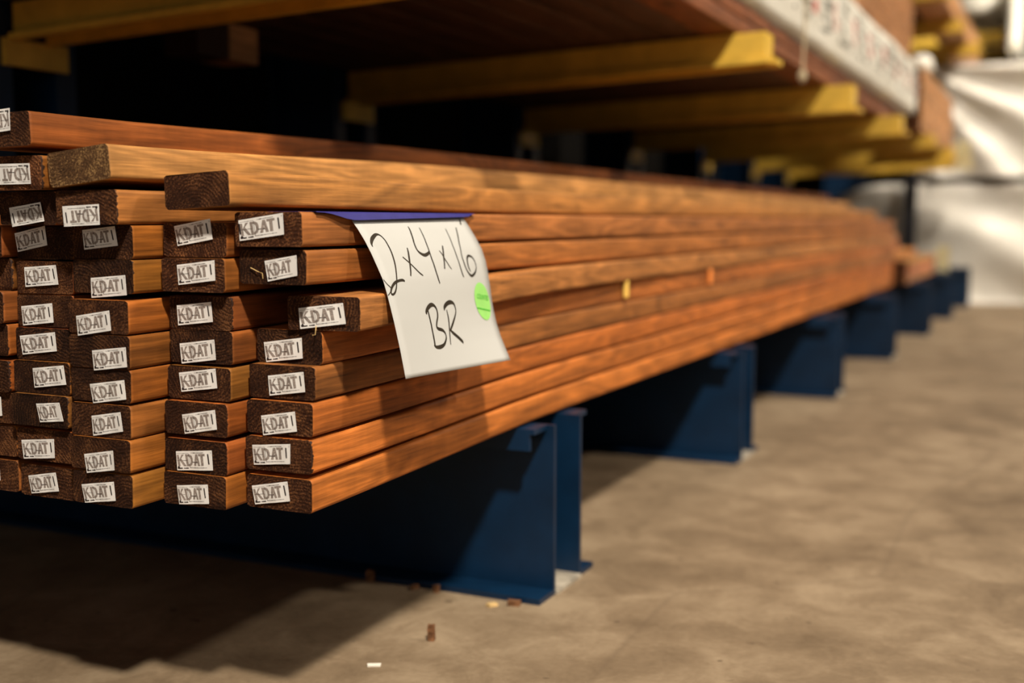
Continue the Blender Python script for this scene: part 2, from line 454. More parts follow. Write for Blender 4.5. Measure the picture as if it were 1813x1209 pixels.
BOARDS = {
'D1':(-0.7371,1.0502,0.2634,0.0,(-80.1, 25.0, -32.0, 34.1, -29.0, 12.0, -76.1, 3.8)),
'D2':(-0.7371,1.0496,0.3073,0.0,(-78.5, 28.0, -26.1, 33.2, -26.7, 10.7, -76.6, 5.5)),
'D3':(-0.7371,1.0535,0.3484,0.0,(-67.7, 20.6, -22.5, 28.1, -20.2, 5.9, -65.2, -1.7)),
'D4':(-0.7371,1.0590,0.3881,0.0,(-61.1, 25.7, -13.9, 32.5, -12.0, 10.1, -59.5, 3.2)),
'D5':(-0.7371,1.0740,0.4265,0.0,(-77.4, 22.9, -26.1, 30.0, -25.2, 6.8, -74.5, 0.3)),
'D6':(-0.6830,1.0750,0.4651,0.0,(-73.5, 24.8, -19.2, 31.8, -15.9, 8.9, -71.8, 1.7)),
'D7':(-0.7371,1.0470,0.5169,0.0,(-53.9, 25.6, -11.1, 32.5, -10.6, 10.3, -49.9, 3.1)),
'D8':(-0.7371,1.0400,0.5581,0.0,(-82.5, 28.7, -23.1, 36.7, -22.0, 13.5, -81.2, 6.1)),
'C1':(-0.8340,1.0232,0.2631,0.0,(-68.6, 22.9, -24.2, 28.0, -22.9, 6.0, -65.8, 1.1)),
'C2':(-0.8340,1.0266,0.3015,0.0,(-70.9, 23.2, -20.4, 28.2, -19.3, 5.4, -69.6, 1.3)),
'C3':(-0.8340,1.0282,0.3444,0.0,(-62.6, 23.0, -15.1, 31.6, -13.0, 9.5, -59.2, 1.0)),
'C4':(-0.8340,1.0353,0.3842,0.0,(-70.8, 30.0, -19.4, 37.2, -17.5, 15.1, -67.8, 8.1)),
'C5':(-0.8340,1.0402,0.4252,0.0,(-73.1, 21.8, -23.5, 28.4, -21.8, 5.5, -70.9, -1.2)),
'C6':(-0.8340,1.0407,0.4637,0.0,(-76.2, 26.9, -26.9, 32.1, -25.1, 9.7, -74.8, 3.9)),
'C7':(-0.8340,1.0297,0.5069,0.0,(-64.4, 30.2, -12.3, 36.1, -11.6, 13.7, -62.6, 7.7)),
'C8':(-0.8340,1.0347,0.5460,0.0,(-71.6, 34.3, -20.6, 42.7, -17.7, 19.9, -67.2, 12.0)),
'B1':(-0.9309,0.9814,0.2639,0.0,(-74.4, 22.0, -26.3, 29.4, -24.3, 7.7, -69.9, 1.0)),
'B2':(-0.9309,0.9797,0.3043,0.0,(-66.9, 17.7, -23.7, 25.3, -22.4, 2.9, -63.7, -3.8)),
'B3':(-0.9309,0.9823,0.3427,0.0,(-56.7, 23.7, -13.0, 31.0, -10.0, 9.2, -55.1, 0.8)),
'B4':(-0.9309,0.9841,0.3829,0.0,(-58.8, 19.6, -8.3, 26.9, -6.1, 5.2, -54.6, -2.2)),
'B5':(-0.9309,0.9834,0.4213,0.0,(-53.4, 19.7, -3.1, 25.7, -2.0, 3.5, -51.5, -3.0)),
'B6':(-0.9309,0.9886,0.4597,0.0,(-75.4, 19.1, -25.2, 26.8, -23.2, 4.4, -73.5, -3.4)),
'B7':(-0.9309,0.9925,0.5053,0.0,(-60.2, 16.9, -8.9, 21.1, -7.6, -1.3, -60.1, -5.6)),
'B8':(-0.9309,0.9939,0.5437,0.0,(-71.8, 32.3, -23.4, 36.8, -19.6, 15.1, -69.8, 10.1)),
'B9':(-0.9309,0.9719,0.5823,0.0,(-77.4, 20.1, -24.4, 22.2, -24.1, -0.3, -75.7, -2.5)),
'B10':(-0.9310,0.9650,0.6310,6.0,None),
'A1':(-1.0278,0.9938,0.2601,0.0,(-75.4, 24.3, -30.5, 32.2, -26.3, 10.1, -71.1, 3.0)),
'A2':(-1.0278,0.9908,0.3044,0.0,(-79.9, 23.3, -28.4, 28.3, -28.2, 5.7, -77.2, 1.0)),
'A3':(-1.0278,0.9845,0.3469,0.0,(-47.5, 27.3, -10.5, 30.9, -4.7, 9.5, -42.3, 5.7)),
'A4':(-1.0278,0.9896,0.3853,0.0,(-56.3, 29.6, -7.1, 35.4, -3.8, 13.2, -54.5, 6.6)),
'A5':(-1.0278,0.9950,0.4237,0.0,(-80.0, 27.9, -24.7, 34.3, -22.8, 12.1, -76.3, 5.7)),
'A6':(-1.0278,0.9995,0.4621,0.0,(-80.8, 22.2, -32.0, 27.1, -30.8, 4.6, -78.9, -0.6)),
'A7':(-1.0278,0.9998,0.5005,0.0,(-73.4, 30.7, -24.0, 34.1, -20.9, 11.5, -72.6, 7.6)),
'A8':(-1.0278,1.0018,0.5417,0.0,(-89.0, 30.1, -40.6, 39.0, -37.8, 16.5, -85.0, 8.2)),
'A9':(-1.0278,0.9797,0.5816,0.0,(-71.6, 19.6, -22.4, 25.8, -17.6, 4.2, -67.6, -2.3)),
'A10':(-1.0278,0.9606,0.6210,0.0,(-69.5, 29.2, -15.7, 29.1, -14.7, 6.3, -68.6, 6.0)),
'Z1':(-1.1247,0.9966,0.2611,0.0,(-80.2, 26.8, -29.8, 34.8, -28.9, 12.0, -79.4, 3.7)),
'Z2':(-1.1247,0.9965,0.3038,0.0,None),
'Z3':(-1.1247,0.9946,0.3442,0.0,(-68.5, 26.5, -19.1, 32.4, -18.3, 9.3, -67.7, 3.1)),
'Z4':(-1.1247,0.9892,0.3831,0.0,None),
'Z5':(-1.1247,0.9907,0.4266,0.0,None),
'Z6':(-1.1247,0.9850,0.4658,0.0,None),
'Z7':(-1.1247,0.9999,0.5045,0.0,None),
'Z8':(-1.1247,0.9873,0.5434,0.0,None),
'T3':(-0.8120,1.0150,0.6030,3.2,None),
'T1':(-1.0310,0.9500,0.6690,1.3,(-70.3, 39.9, -27.2, 42.1, -28.0, 17.7, -71.2, 15.1)),
}


# ---- end tags: art in unit tag space (u right, v up), laid on the four corners of each tag
def quad_poly(*p): return [tuple(p)]
def letter_art():
    polys = []
    def bar(u0, v0, u1, v1, w):          # slanted bar with horizontal cuts
        polys.append(((u0 - w / 2, v0), (u0 + w / 2, v0), (u1 + w / 2, v1), (u1 - w / 2, v1)))
    # K
    bar(0.085, 0.20, 0.055, 0.83, 0.065)
    polys.append(((0.085, 0.50), (0.125, 0.58), (0.235, 0.84), (0.165, 0.84)))
    polys.append(((0.095, 0.56), (0.215, 0.20), (0.295, 0.20), (0.150, 0.62)))
    # D
    bar(0.335, 0.19, 0.300, 0.85, 0.068)
    o = [(0.315, 0.85), (0.40, 0.84), (0.465, 0.76), (0.495, 0.60), (0.495, 0.42), (0.465, 0.27), (0.41, 0.20), (0.345, 0.19)]
    i = [(0.325, 0.74), (0.375, 0.73), (0.410, 0.66), (0.425, 0.56), (0.428, 0.45), (0.415, 0.36), (0.39, 0.31), (0.352, 0.30)]
    for k in range(len(o) - 1):
        polys.append((o[k], i[k], i[k + 1], o[k + 1]))
    # A
    polys.append(((0.525, 0.22), (0.595, 0.22), (0.640, 0.85), (0.585, 0.85)))
    polys.append(((0.655, 0.22), (0.725, 0.22), (0.650, 0.85), (0.595, 0.85)))
    polys.append(((0.560, 0.37), (0.690, 0.37), (0.685, 0.47), (0.566, 0.47)))
    # T
    polys.append(((0.680, 0.74), (0.872, 0.74), (0.870, 0.86), (0.677, 0.86)))
    bar(0.790, 0.22, 0.777, 0.76, 0.074)
    return polys
def small_art():
    polys = []
    def strip(u0, u1, v, h, n, gap=0.35, seed=1):
        r = random.Random(seed)
        u = u0; w = (u1 - u0) / n
        for k in range(n):
            ww = w * (1 - gap * r.random())
            polys.append(((u, v), (u + ww, v), (u + ww, v + h), (u, v + h)))
            u += w
    strip(0.42, 0.78, 0.885, 0.028, 14, 0.6, 2)
    strip(0.03, 0.33, 0.875, 0.018, 12, 0.6, 5)
    strip(0.36, 0.86, 0.125, 0.024, 20, 0.6, 3)
    strip(0.03, 0.17, 0.085, 0.055, 7, 0.3, 4)
    strip(0.20, 0.33, 0.085, 0.055, 6, 0.3, 6)
    polys.append(((0.02, 0.145), (0.095, 0.145), (0.062, 0.235), (0.053, 0.235)))     # tree mark
    polys.append(((0.03, 0.505), (0.30, 0.505), (0.30, 0.52), (0.03, 0.52)))
    polys.append(((0.44, 0.415), (0.60, 0.40), (0.60, 0.42), (0.44, 0.445)))
    polys.append(((0.366, 0.14), (0.374, 0.14), (0.343, 0.87), (0.335, 0.87)))
    polys.append(((0.97, 0.84), (0.978, 0.84), (0.978, 0.92), (0.97, 0.92)))
    return polys
def pill(u0, v0, v1, hw):
    P = []
    for k in range(7):
        a = rad(180 - k * 30); P.append((u0 + hw * math.cos(a), v1 + 0.03 * math.sin(a)))
    for k in range(7):
        a = rad(-k * 30); P.append((u0 + 0.016 + hw * math.cos(a), v0 + 0.03 * math.sin(a)))
    return [tuple(P)]
LETTERS, SMALL = [tuple((u * 0.935 - 0.004, 0.03 + v * 0.94) for (u, v) in p) for p in letter_art()], small_art()

def add_tag(parent, q, flip, pills, skew=0.0):
    c = [(q[2 * i] / 1000, q[2 * i + 1] / 1000) for i in range(4)]    # TL TR BR BL
    def P(u, v, d):
        if flip: u, v = 1 - u, 1 - v
        x = (c[3][0] * (1 - u) + c[2][0] * u) * (1 - v) + (c[0][0] * (1 - u) + c[1][0] * u) * v
        z = (c[3][1] * (1 - u) + c[2][1] * u) * (1 - v) + (c[0][1] * (1 - u) + c[1][1] * u) * v
        curl = 0.0009 * math.sin(u * 5 + q[0]) ** 2
        return (x, -0.0012 - d - curl + x * skew, z)
    bm = bmesh.new()
    n = 8
    fr = [[bm.verts.new(P(i / n, j, 0.0005)) for i in range(n + 1)] for j in (0, 1)]
    bk = [[bm.verts.new(P(i / n, j, 0.0)) for i in range(n + 1)] for j in (0, 1)]
    for i in range(n):
        bm.faces.new((fr[0][i], fr[0][i + 1], fr[1][i + 1], fr[1][i]))
        bm.faces.new((bk[0][i + 1], bk[0][i], bk[1][i], bk[1][i + 1]))
        bm.faces.new((fr[0][i], bk[0][i], bk[0][i + 1], fr[0][i + 1]))
        bm.faces.new((fr[1][i], fr[1][i + 1], bk[1][i + 1], bk[1][i]))
    for i in (0, n):
        bm.faces.new((fr[0][i], fr[1][i], bk[1][i], bk[0][i]))
    t = mesh_obj('end_tag', bm, M['tag'], parent)
    def art(name, polys, mat, d):
        vs, fs = [], []
        for p in polys:
            s = len(vs)
            vs += [P(u, v, 0.0005 + d) for (u, v) in p]
            fs.append(tuple(range(s, s + len(p))))
        raw_obj(name, vs, fs, mat, t)
    art('lettering', LETTERS, M['tagink'], 0.00015)
    art('fine_print', SMALL, M['tagblack'], 0.00025)
    for (u, nm) in pills:
        art('slot_mark', pill(u, 0.33, 0.80, 0.017), M['tagblack'], 0.0003)

COLS = {'D': 'in the right-hand column facing the aisle', 'C': 'in the second column from the right',
        'B': 'in the third column from the right', 'A': 'in the fourth column from the right',
        'Z': 'in the leftmost column cut by the frame'}
ROWS = ['lowest', 'second from bottom', 'third from bottom', 'fourth from bottom', 'fifth from bottom', 'sixth from bottom',
        'seventh from bottom', 'eighth from bottom', 'ninth from bottom', 'tenth from bottom']
BASE = (0.325, 0.100, 0.019)
SPECIAL = {
    'D6': 'knotty tagged board poking out rightward beside the left edge of the price sign',
    'B10': 'pale untagged board with greyish ringed end, directly below the topmost reddish board',
    'T3': 'tan untagged board with dark end lying tilted over the two right-hand columns',
    'T1': 'reddish board on top of everything at upper left, its tag upside down',
    'A10': 'board with upside-down tag beside the pale ringed end, at the left edge',
    'A9': 'dark board with upside-down tag, ninth from bottom in the fourth column from right',
    'B9': 'ringed board with upside-down tag and lighter side, left of the tilted tan board',
    'D8': 'board with a two-slot tag directly under the tilted tan board and blue card',
    'D7': 'dark-ended board with a straw splinter, seventh from bottom beside the sign',
    'A4': 'board with a short pinkish tag on its very dark end, fourth column from right',
}
TINT = {'T1': (0.266, 0.076, 0.015), 'B10': (0.458, 0.211, 0.059), 'T3': (0.389, 0.164, 0.039), 'B9': (0.389, 0.145, 0.033),
        'D8': (0.341, 0.119, 0.030), 'D7': (0.351, 0.119, 0.026), 'D6': (0.409, 0.158, 0.041), 'D5': (0.399, 0.120, 0.024),
        'D4': (0.299, 0.105, 0.024), 'D3': (0.413, 0.116, 0.020), 'D2': (0.476, 0.141, 0.025), 'D1': (0.489, 0.149, 0.026)}
ENDV = {'B10': 2.9, 'A3': 0.4, 'T3': 0.9, 'A10': 1.9, 'A9': 0.7, 'D5': 0.55, 'D4': 0.7, 'D7': 0.6, 'C5': 0.6, 'C6': 0.7, 'C2': 0.6,
        'A5': 0.6, 'A4': 0.55, 'B7': 0.5, 'B5': 0.55, 'B4': 0.55, 'A8': 0.6, 'B8': 0.8, 'C7': 1.2, 'D8': 1.35, 'C8': 1.3, 'A7': 1.2, 'D6': 0.9,
        'D1': 1.0, 'D2': 1.0, 'D3': 0.9}
ENDV['A3'] = 0.45
FLIP = {'T1', 'A10', 'A9', 'B9'}
NOPILL = {'A3', 'D7'}
LEN = 4.877
# how far each board end droops at the front where the stack overhangs the first base
LIFT = {'A': 0.0125, 'Z': 0.0120, 'B': 0.0105, 'C': 0.0105, 'D': 0.0100, 'T': 0.004, 'D1': 0.0125, 'D6': 0.0112, 'D7': 0.0, 'D8': 0.0,
        'T3': -0.0035, 'T1': 0.006, 'B10': 0.0085}
for k, (bx, by, bz, roll, tg) in BOARDS.items():
    if k == 'D6': bx, by = -0.690, 1.078
    if k in ('B6', 'A6'): bz += 0.0006
    if k == 'A7': bz += 0.0010
    if k == 'B6': by = 0.9832
    if k == 'A6': tg = tuple(v + (1.3 if n % 2 else 0) for n, v in enumerate(tg))
    if k == 'B10': bz += 0.001
    c = k[0]
    def bend(yy, by=by, k=k):
        dz = LIFT.get(k, LIFT[k[0]]) * smooth(1.0, 1.75, by + yy)
        dx = 0.0
        if k == 'D6': dx = -0.046 * (1 - math.exp(-yy * 1.5))
        return dx, dz
    rr = random.Random(k)
    tint = TINT.get(k) or tuple(v * rr.uniform(0.78, 1.12) for v in BASE)
    ev = ENDV.get(k, rr.uniform(0.7, 1.2))
    o = board(bx, by, bz, LEN, tint, roll, bend=bend, seed=sum(map(ord, k)), endval=ev, skew=0.10 if k == 'D6' else 0.0)
    if k in SPECIAL: lab = SPECIAL[k]
    else:
        row = ROWS[int(k[1:]) - 1]
        lab = 'dark stained board, %s %s' % (row, COLS[c])
        if tg and c != 'Z': lab = 'tagged brown board, %s %s' % (row, COLS[c])
    tag(o, lab, 'board', 'stained lumber boards in the big stack')
    if tg:
        pills = [] if k in NOPILL else [(0.893, 0)]
        if k == 'D8': pills.append((0.012, 0))
        add_tag(o, tg, k in FLIP, pills, 0.10 if k == 'D6' else 0.0)
    if k == 'D7':
        bm = bmesh.new(); tube(bm, [(-0.073, -0.002, 0.018), (-0.062, -0.0035, 0.014), (-0.057, -0.002, 0.012), (-0.0568, -0.0015, 0.006)], 0.0005, 5)
        mesh_obj('splinter', bm, M['straw'], o)
    if k == 'D6':
        bm = bmesh.new(); tube(bm, [(-0.051, -0.009, 0.006), (-0.0505, -0.0105, 0.001), (-0.0515, -0.0105, -0.004), (-0.055, -0.0105, -0.0045)], 0.0005, 5)
        mesh_obj('splinter', bm, M['straw'], o)

# the stack runs on to the left of the frame: the same boards again, copied
row_src = board(-1.2216, 0.99, 0.2755, LEN, BASE, seed=5, bend=lambda yy: (0, 0))
for cidx in range(6):
    for ridx in range(8):
        o = row_src if (cidx, ridx) == (0, 0) else row_src.copy()
        if o is not row_src: COL.objects.link(o)
        o.location = (-1.2216 - 0.0969 * cidx, 0.985 + 0.011 * ((cidx * 3 + ridx * 5) % 4), 0.2750 + 0.0402 * ridx)
        tag(o, 'dark stained board deep in the stack, past the column cut by the frame', 'board', 'stack boards past the frame edge')

# ------------------------------------------------------------------ price sign
SIGN_L = [[-0.7374, 1.135, 0.5896], [-0.7271, 1.135, 0.5767], [-0.7177, 1.135, 0.5632], [-0.7094, 1.135, 0.549], [-0.7019, 1.135, 0.5344], [-0.6945, 1.135, 0.5197], [-0.6894, 1.135, 0.504], [-0.6849, 1.135, 0.4882], [-0.6805, 1.135, 0.4723], [-0.6766, 1.135, 0.4563], [-0.6727, 1.135, 0.4403], [-0.6693, 1.135, 0.4242], [-0.666, 1.135, 0.4081]]
SIGN_R = [[-0.7377, 1.412, 0.5919], [-0.727, 1.412, 0.5784], [-0.7173, 1.412, 0.564], [-0.7085, 1.412, 0.5491], [-0.7024, 1.412, 0.5329], [-0.6987, 1.412, 0.516], [-0.6958, 1.412, 0.4989], [-0.6935, 1.412, 0.4817], [-0.6903, 1.412, 0.4647], [-0.6858, 1.412, 0.448], [-0.6799, 1.412, 0.4317], [-0.6728, 1.412, 0.4159], [-0.6655, 1.412, 0.4002]]
STROKES = [[0.034, 0.205, 0.78, 0.037, 0.182, 2.94, 0.058, 0.155, 3.92, 0.091, 0.132, 3.53, 0.116, 0.122, 2.55, 0.138, 0.128, 1.57, 0.153, 0.155, 1.57, 0.159, 0.204, 1.76, 0.156, 0.259, 1.96, 0.146, 0.317, 1.96, 0.126, 0.378, 1.76, 0.102, 0.434, 1.57, 0.086, 0.469, 1.76, 0.063, 0.497, 1.96, 0.041, 0.506, 1.96, 0.033, 0.493, 2.16, 0.05, 0.465, 2.55, 0.084, 0.439, 2.74, 0.123, 0.427, 2.35, 0.156, 0.425, 2.35, 0.172, 0.432, 1.57], [-0.001, 0.411, 0.78, 0.019, 0.441, 0.88, 0.044, 0.471, 0.98, 0.023, 0.495, 0.78, 0.003, 0.509, 0.78, -0.009, 0.517, 0.78], [0.304, 0.221, 1.37, 0.29, 0.264, 2.35, 0.271, 0.317, 2.35, 0.25, 0.374, 1.96, 0.236, 0.402, 1.76], [0.231, 0.279, 1.18, 0.259, 0.309, 1.37, 0.29, 0.347, 1.37, 0.323, 0.387, 1.57, 0.345, 0.405, 1.18], [0.414, 0.071, 0.98, 0.412, 0.099, 1.96, 0.397, 0.148, 1.96, 0.381, 0.2, 1.96, 0.38, 0.242, 2.16, 0.4, 0.265, 2.74, 0.428, 0.274, 3.33, 0.465, 0.263, 2.94, 0.481, 0.248, 1.96], [0.507, 0.081, 0.98, 0.501, 0.131, 1.37, 0.489, 0.195, 1.57, 0.477, 0.268, 1.76, 0.474, 0.337, 1.96, 0.474, 0.415, 1.96, 0.48, 0.46, 1.57], [0.625, 0.216, 1.57, 0.605, 0.257, 2.35, 0.583, 0.312, 2.16, 0.562, 0.37, 1.76], [0.571, 0.249, 0.78, 0.585, 0.274, 1.18, 0.598, 0.317, 1.37, 0.613, 0.352, 1.18, 0.628, 0.375, 0.78], [0.745, 0.094, 0.78, 0.735, 0.159, 1.18, 0.72, 0.24, 1.37, 0.717, 0.327, 1.57, 0.722, 0.405, 1.76, 0.729, 0.431, 0.98], [0.855, 0.087, 1.37, 0.834, 0.132, 1.76, 0.798, 0.204, 1.57, 0.77, 0.283, 1.57, 0.768, 0.348, 1.76, 0.783, 0.398, 1.76, 0.813, 0.425, 2.55, 0.856, 0.406, 2.35, 0.881, 0.372, 1.37, 0.881, 0.338, 1.37, 0.867, 0.304, 1.96, 0.834, 0.293, 2.35, 0.81, 0.315, 2.35, 0.801, 0.359, 1.96, 0.811, 0.398, 1.18], [0.95, 0.024, 1.57, 0.934, 0.049, 2.35, 0.922, 0.067, 1.37], [0.297, 0.641, 1.1, 0.297, 0.624, 3.12, 0.324, 0.6, 4.04, 0.356, 0.586, 3.86, 0.383, 0.593, 2.57, 0.398, 0.619, 2.02, 0.394, 0.658, 2.21, 0.372, 0.696, 2.21, 0.363, 0.721, 2.21, 0.374, 0.735, 2.94, 0.411, 0.747, 2.94, 0.429, 0.77, 1.84, 0.424, 0.8, 2.02, 0.393, 0.833, 2.76, 0.351, 0.846, 3.68, 0.313, 0.843, 2.76, 0.298, 0.828, 1.47], [0.314, 0.621, 1.84, 0.316, 0.692, 2.02, 0.313, 0.756, 2.02, 0.308, 0.812, 2.21, 0.302, 0.84, 2.21], [0.471, 0.628, 0.92, 0.478, 0.607, 3.49, 0.509, 0.587, 4.04, 0.546, 0.58, 3.86, 0.575, 0.59, 2.39, 0.584, 0.622, 1.65, 0.573, 0.657, 1.84, 0.531, 0.707, 2.57, 0.491, 0.748, 2.39], [0.493, 0.625, 0.92, 0.494, 0.674, 1.84, 0.482, 0.734, 1.84, 0.464, 0.795, 1.47, 0.452, 0.841, 1.1], [0.481, 0.748, 1.47, 0.506, 0.772, 3.12, 0.543, 0.802, 3.31, 0.573, 0.831, 3.12, 0.576, 0.846, 0.74]]
PT = 0.205; PS = 0.277
def sign_pt(s, t, off=0.0):
    n = len(SIGN_L)
    q = max(0.0, min(n - 1.0001, t * (n - 1)))
    i = int(q); f = q - i
    def at(A): return Vector(A[i]) * (1 - f) + Vector(A[i + 1]) * f
    p = at(SIGN_L) * (1 - s) + at(SIGN_R) * s
    p.x = max(p.x, -0.7358)
    if off:
        ts = Vector(SIGN_R[i]) - Vector(SIGN_L[i])
        dn = (Vector(SIGN_L[i + 1]) - Vector(SIGN_L[i])) * (1 - s) + (Vector(SIGN_R[i + 1]) - Vector(SIGN_R[i])) * s
        p = p + ts.cross(-dn).normalized() * off
    return p
sign = tag(empty('price_sign', (-0.737, 1.27, 0.59)), 'cream paper price sign hanging down over the stack side, 2x4x16 BR in marker', 'sign')
so = Vector(sign.location)
def sheet(name, f, ns, nt, mat, parent, th=0.0003):
    vs, fs = [], []
    for layer in (0, 1):
        for j in range(nt + 1):
            for i in range(ns + 1):
                vs.append(f(i / ns, j / nt, -th * layer) - so)
    N = (ns + 1) * (nt + 1)
    idx = lambda l, i, j: l * N + j * (ns + 1) + i
    for j in range(nt):
        for i in range(ns):
            fs.append((idx(0, i, j), idx(0, i, j + 1), idx(0, i + 1, j + 1), idx(0, i + 1, j)))
            fs.append((idx(1, i, j), idx(1, i + 1, j), idx(1, i + 1, j + 1), idx(1, i, j + 1)))
    for i in range(ns):
        fs.append((idx(0, i, 0), idx(0, i + 1, 0), idx(1, i + 1, 0), idx(1, i, 0)))
        fs.append((idx(0, i, nt), idx(1, i, nt), idx(1, i + 1, nt), idx(0, i + 1, nt)))
    for j in range(nt):
        fs.append((idx(0, 0, j), idx(1, 0, j), idx(1, 0, j + 1), idx(0, 0, j + 1)))
        fs.append((idx(0, ns, j), idx(0, ns, j + 1), idx(1, ns, j + 1), idx(1, ns, j)))
    o = raw_obj(name, vs, fs, mat, parent)
    for p in o.data.polygons: p.use_smooth = True
    return o
paper = sheet('paper_sheet', lambda s, t, o: sign_pt(s, t, o if o else 0.0), 16, 36, M['paper'], sign)

def ribbon(name, stroke, parent, off):
    pts = [(stroke[i], stroke[i + 1], stroke[i + 2]) for i in range(0, len(stroke), 3)]
    fine = []
    for i in range(len(pts) - 1):
        p0, p1, p2, p3 = pts[max(i - 1, 0)], pts[i], pts[i + 1], pts[min(i + 2, len(pts) - 1)]
        for k in range(5):
            t = k / 5
            fine.append(tuple(0.5 * (2 * p1[a] + (p2[a] - p0[a]) * t + (2 * p0[a] - 5 * p1[a] + 4 * p2[a] - p3[a]) * t * t
                                     + (3 * p1[a] - p0[a] - 3 * p2[a] + p3[a]) * t ** 3) for a in range(3)))
    fine.append(pts[-1])
    vs, fs = [], []
    for i, (s, t, w) in enumerate(fine):
        a = fine[max(i - 1, 0)]; b = fine[min(i + 1, len(fine) - 1)]
        dx, dy = (b[0] - a[0]) * PS, (b[1] - a[1]) * PT
        L = math.hypot(dx, dy) or 1
        nx, ny = -dy / L, dx / L
        hw = max(w, 0.9) * 0.00066
        for sg in (-1, 1):
            ss = min(max(s + sg * nx * hw / PS, 0.002), 0.998)
            vs.append(sign_pt(ss, t + sg * ny * hw / PT, off) - so)
    for i in range(len(fine) - 1):
        fs.append((2 * i, 2 * i + 1, 2 * i + 3, 2 * i + 2))
    raw_obj(name, vs, fs, M['ink'], parent)
for i, st in enumerate(STROKES):
    ribbon('marker_stroke', st, paper, 0.0004 + i * 0.00001)

# green counted sticker
GC = (0.887, 0.594)
vs, fs = [sign_pt(GC[0], GC[1], 0.0005) - so], []
NR, NA = 5, 40
for r in range(1, NR + 1):
    for a in range(NA):
        th = a * 2 * math.pi / NA
        q = r / NR
        vs.append(sign_pt(GC[0] + q * (0.082 * math.cos(th)), GC[1] + q * 0.122 * math.sin(th) + q * 0.012 * math.cos(th), 0.0005) - so)
for a in range(NA): fs.append((0, 1 + a, 1 + (a + 1) % NA))
for r in range(NR - 1):
    for a in range(NA):
        fs.append((1 + r * NA + a, 1 + (r + 1) * NA + a, 1 + (r + 1) * NA + (a + 1) % NA, 1 + r * NA + (a + 1) % NA))
sticker = raw_obj('round_sticker', vs, fs, M['green'], paper)
tc = bpy.data.curves.new('counted_text', 'FONT')
tc.body = 'COUNTED'
to = bpy.data.objects.new('counted_text', tc)
COL.objects.link(to)
dg = bpy.context.evaluated_depsgraph_get()
tm = bpy.data.meshes.new_from_object(to.evaluated_get(dg))
bpy.data.objects.remove(to)
xs = [v.co.x for v in tm.vertices]; ysn = [v.co.y for v in tm.vertices]
CQ = ((0.836, 0.540), (0.958, 0.562), (0.951, 0.594), (0.829, 0.571))
for v in tm.vertices:
    u = (v.co.x - min(xs)) / (max(xs) - min(xs)); w = (v.co.y - min(ysn)) / (max(ysn) - min(ysn))
    s = (CQ[3][0] * (1 - u) + CQ[2][0] * u) * (1 - w) + (CQ[0][0] * (1 - u) + CQ[1][0] * u) * w
    t = (CQ[3][1] * (1 - u) + CQ[2][1] * u) * (1 - w) + (CQ[0][1] * (1 - u) + CQ[1][1] * u) * w
    v.co = sign_pt(s, t, 0.0009) - so
tm.materials.clear(); tm.materials.append(M['greenink'])
# make the letters bold with a thin outline strip
lt = link(bpy.data.objects.new('sticker_print', tm), paper)
vs, fs = [], []
for i in range(13):
    u = i / 12
    s = 0.813 * (1 - u) + 0.954 * u; t = 0.632 * (1 - u) + 0.659 * u
    vs += [sign_pt(s, t - 0.0035, 0.0009) - so, sign_pt(s, t + 0.0035, 0.0009) - so]
for i in range(12): fs.append((2 * i, 2 * i + 1, 2 * i + 3, 2 * i + 2))
raw_obj('sticker_line', vs, fs, M['greenink'], paper)

# violet-blue backing card tucked under the tan board, its lip drooping over the edge
def card(s, t, o):
    y = 1.064 + s * 0.378
    lip = min(smooth(0.0, 0.20, s) * 0.85 + 0.15, smooth(0.0, 0.09, 1 - s) * 0.8 + 0.2)
    x = -0.800 + t * (0.0655 + 0.0050 * lip)
    flat = 0.5966
    low = 0.5872 + 0.018 * (y - 1.135)
    z = flat - (flat - low) * lip * smooth(-0.7366, -0.7295, x) - (0.0 if o == 0 else 0.0003)
    return Vector((x, y, z))
sheet('backing_card', card, 28, 40, M['bluepaper'], sign)

# little flags of tape between the boards
for (y, z, m, lab, nm) in ((2.055, 0.462, 'flagyellow', 'small yellow tape flag sticking out between boards right of the sign', 'yellow'),
                       (2.632, 0.461, 'flagorange', 'small orange tape flag sticking out between boards farther along', 'orange')):
    bm = bmesh.new()
    box(bm, -0.004, 0.004, -0.006, 0.006, -0.018, 0.016)
    bevel(bm, 0.0025)
    tag(mesh_obj('tape_flag', bm, M[m], None, (-0.7305, y, z)), lab, 'flag', 'tape flags on the stack side')

# ------------------------------------------------------------------ second stack behind
far = []
for (cx, n, y0, y1) in ((-0.690, 3, 6.08, 7.52), (-0.788, 4, 6.02, 7.40), (-0.886, 6, 6.05, 7.30)):
    for i in range(n):
        far.append((cx, y0 + 0.02 * ((i * 7) % 3), 0.2755 + i * 0.0392, y1 - y0 - 0.03 * (i % 2)))
FN = {-0.690: 'outer', -0.788: 'middle', -0.886: 'inner'}
for i, (cx, y0, z, ln) in enumerate(far):
    rr = random.Random(100 + i)
    o = board(cx, y0, z, ln, tuple(v * rr.uniform(0.9, 1.3) for v in (0.36, 0.135, 0.046)), seed=300 + i)
    lev = [k for k in range(7) if abs(0.2755 + k * 0.0392 - z) < 0.001][0]
    tag(o, 'short brown board behind the big stack, %s column, %s' % (FN[cx], ROWS[lev]), 'board', 'short boards of the far stack')
bm = bmesh.new()
vsg = []
for j in range(6):
    z = 0.285 + 0.150 * j / 5
    row = [bm.verts.new((-0.686 + 0.07 * u, 7.555 + 0.01 * math.sin(u * 3), z + 0.006 * math.sin(u * 4))) for u in (0, 0.33, 0.66, 1.0)]
    vsg.append(row)
for j in range(5):
    for i in range(3): bm.faces.new((vsg[j][i], vsg[j][i + 1], vsg[j + 1][i + 1], vsg[j + 1][i]))
bmesh.ops.solidify(bm, geom=bm.faces[:], thickness=0.002)
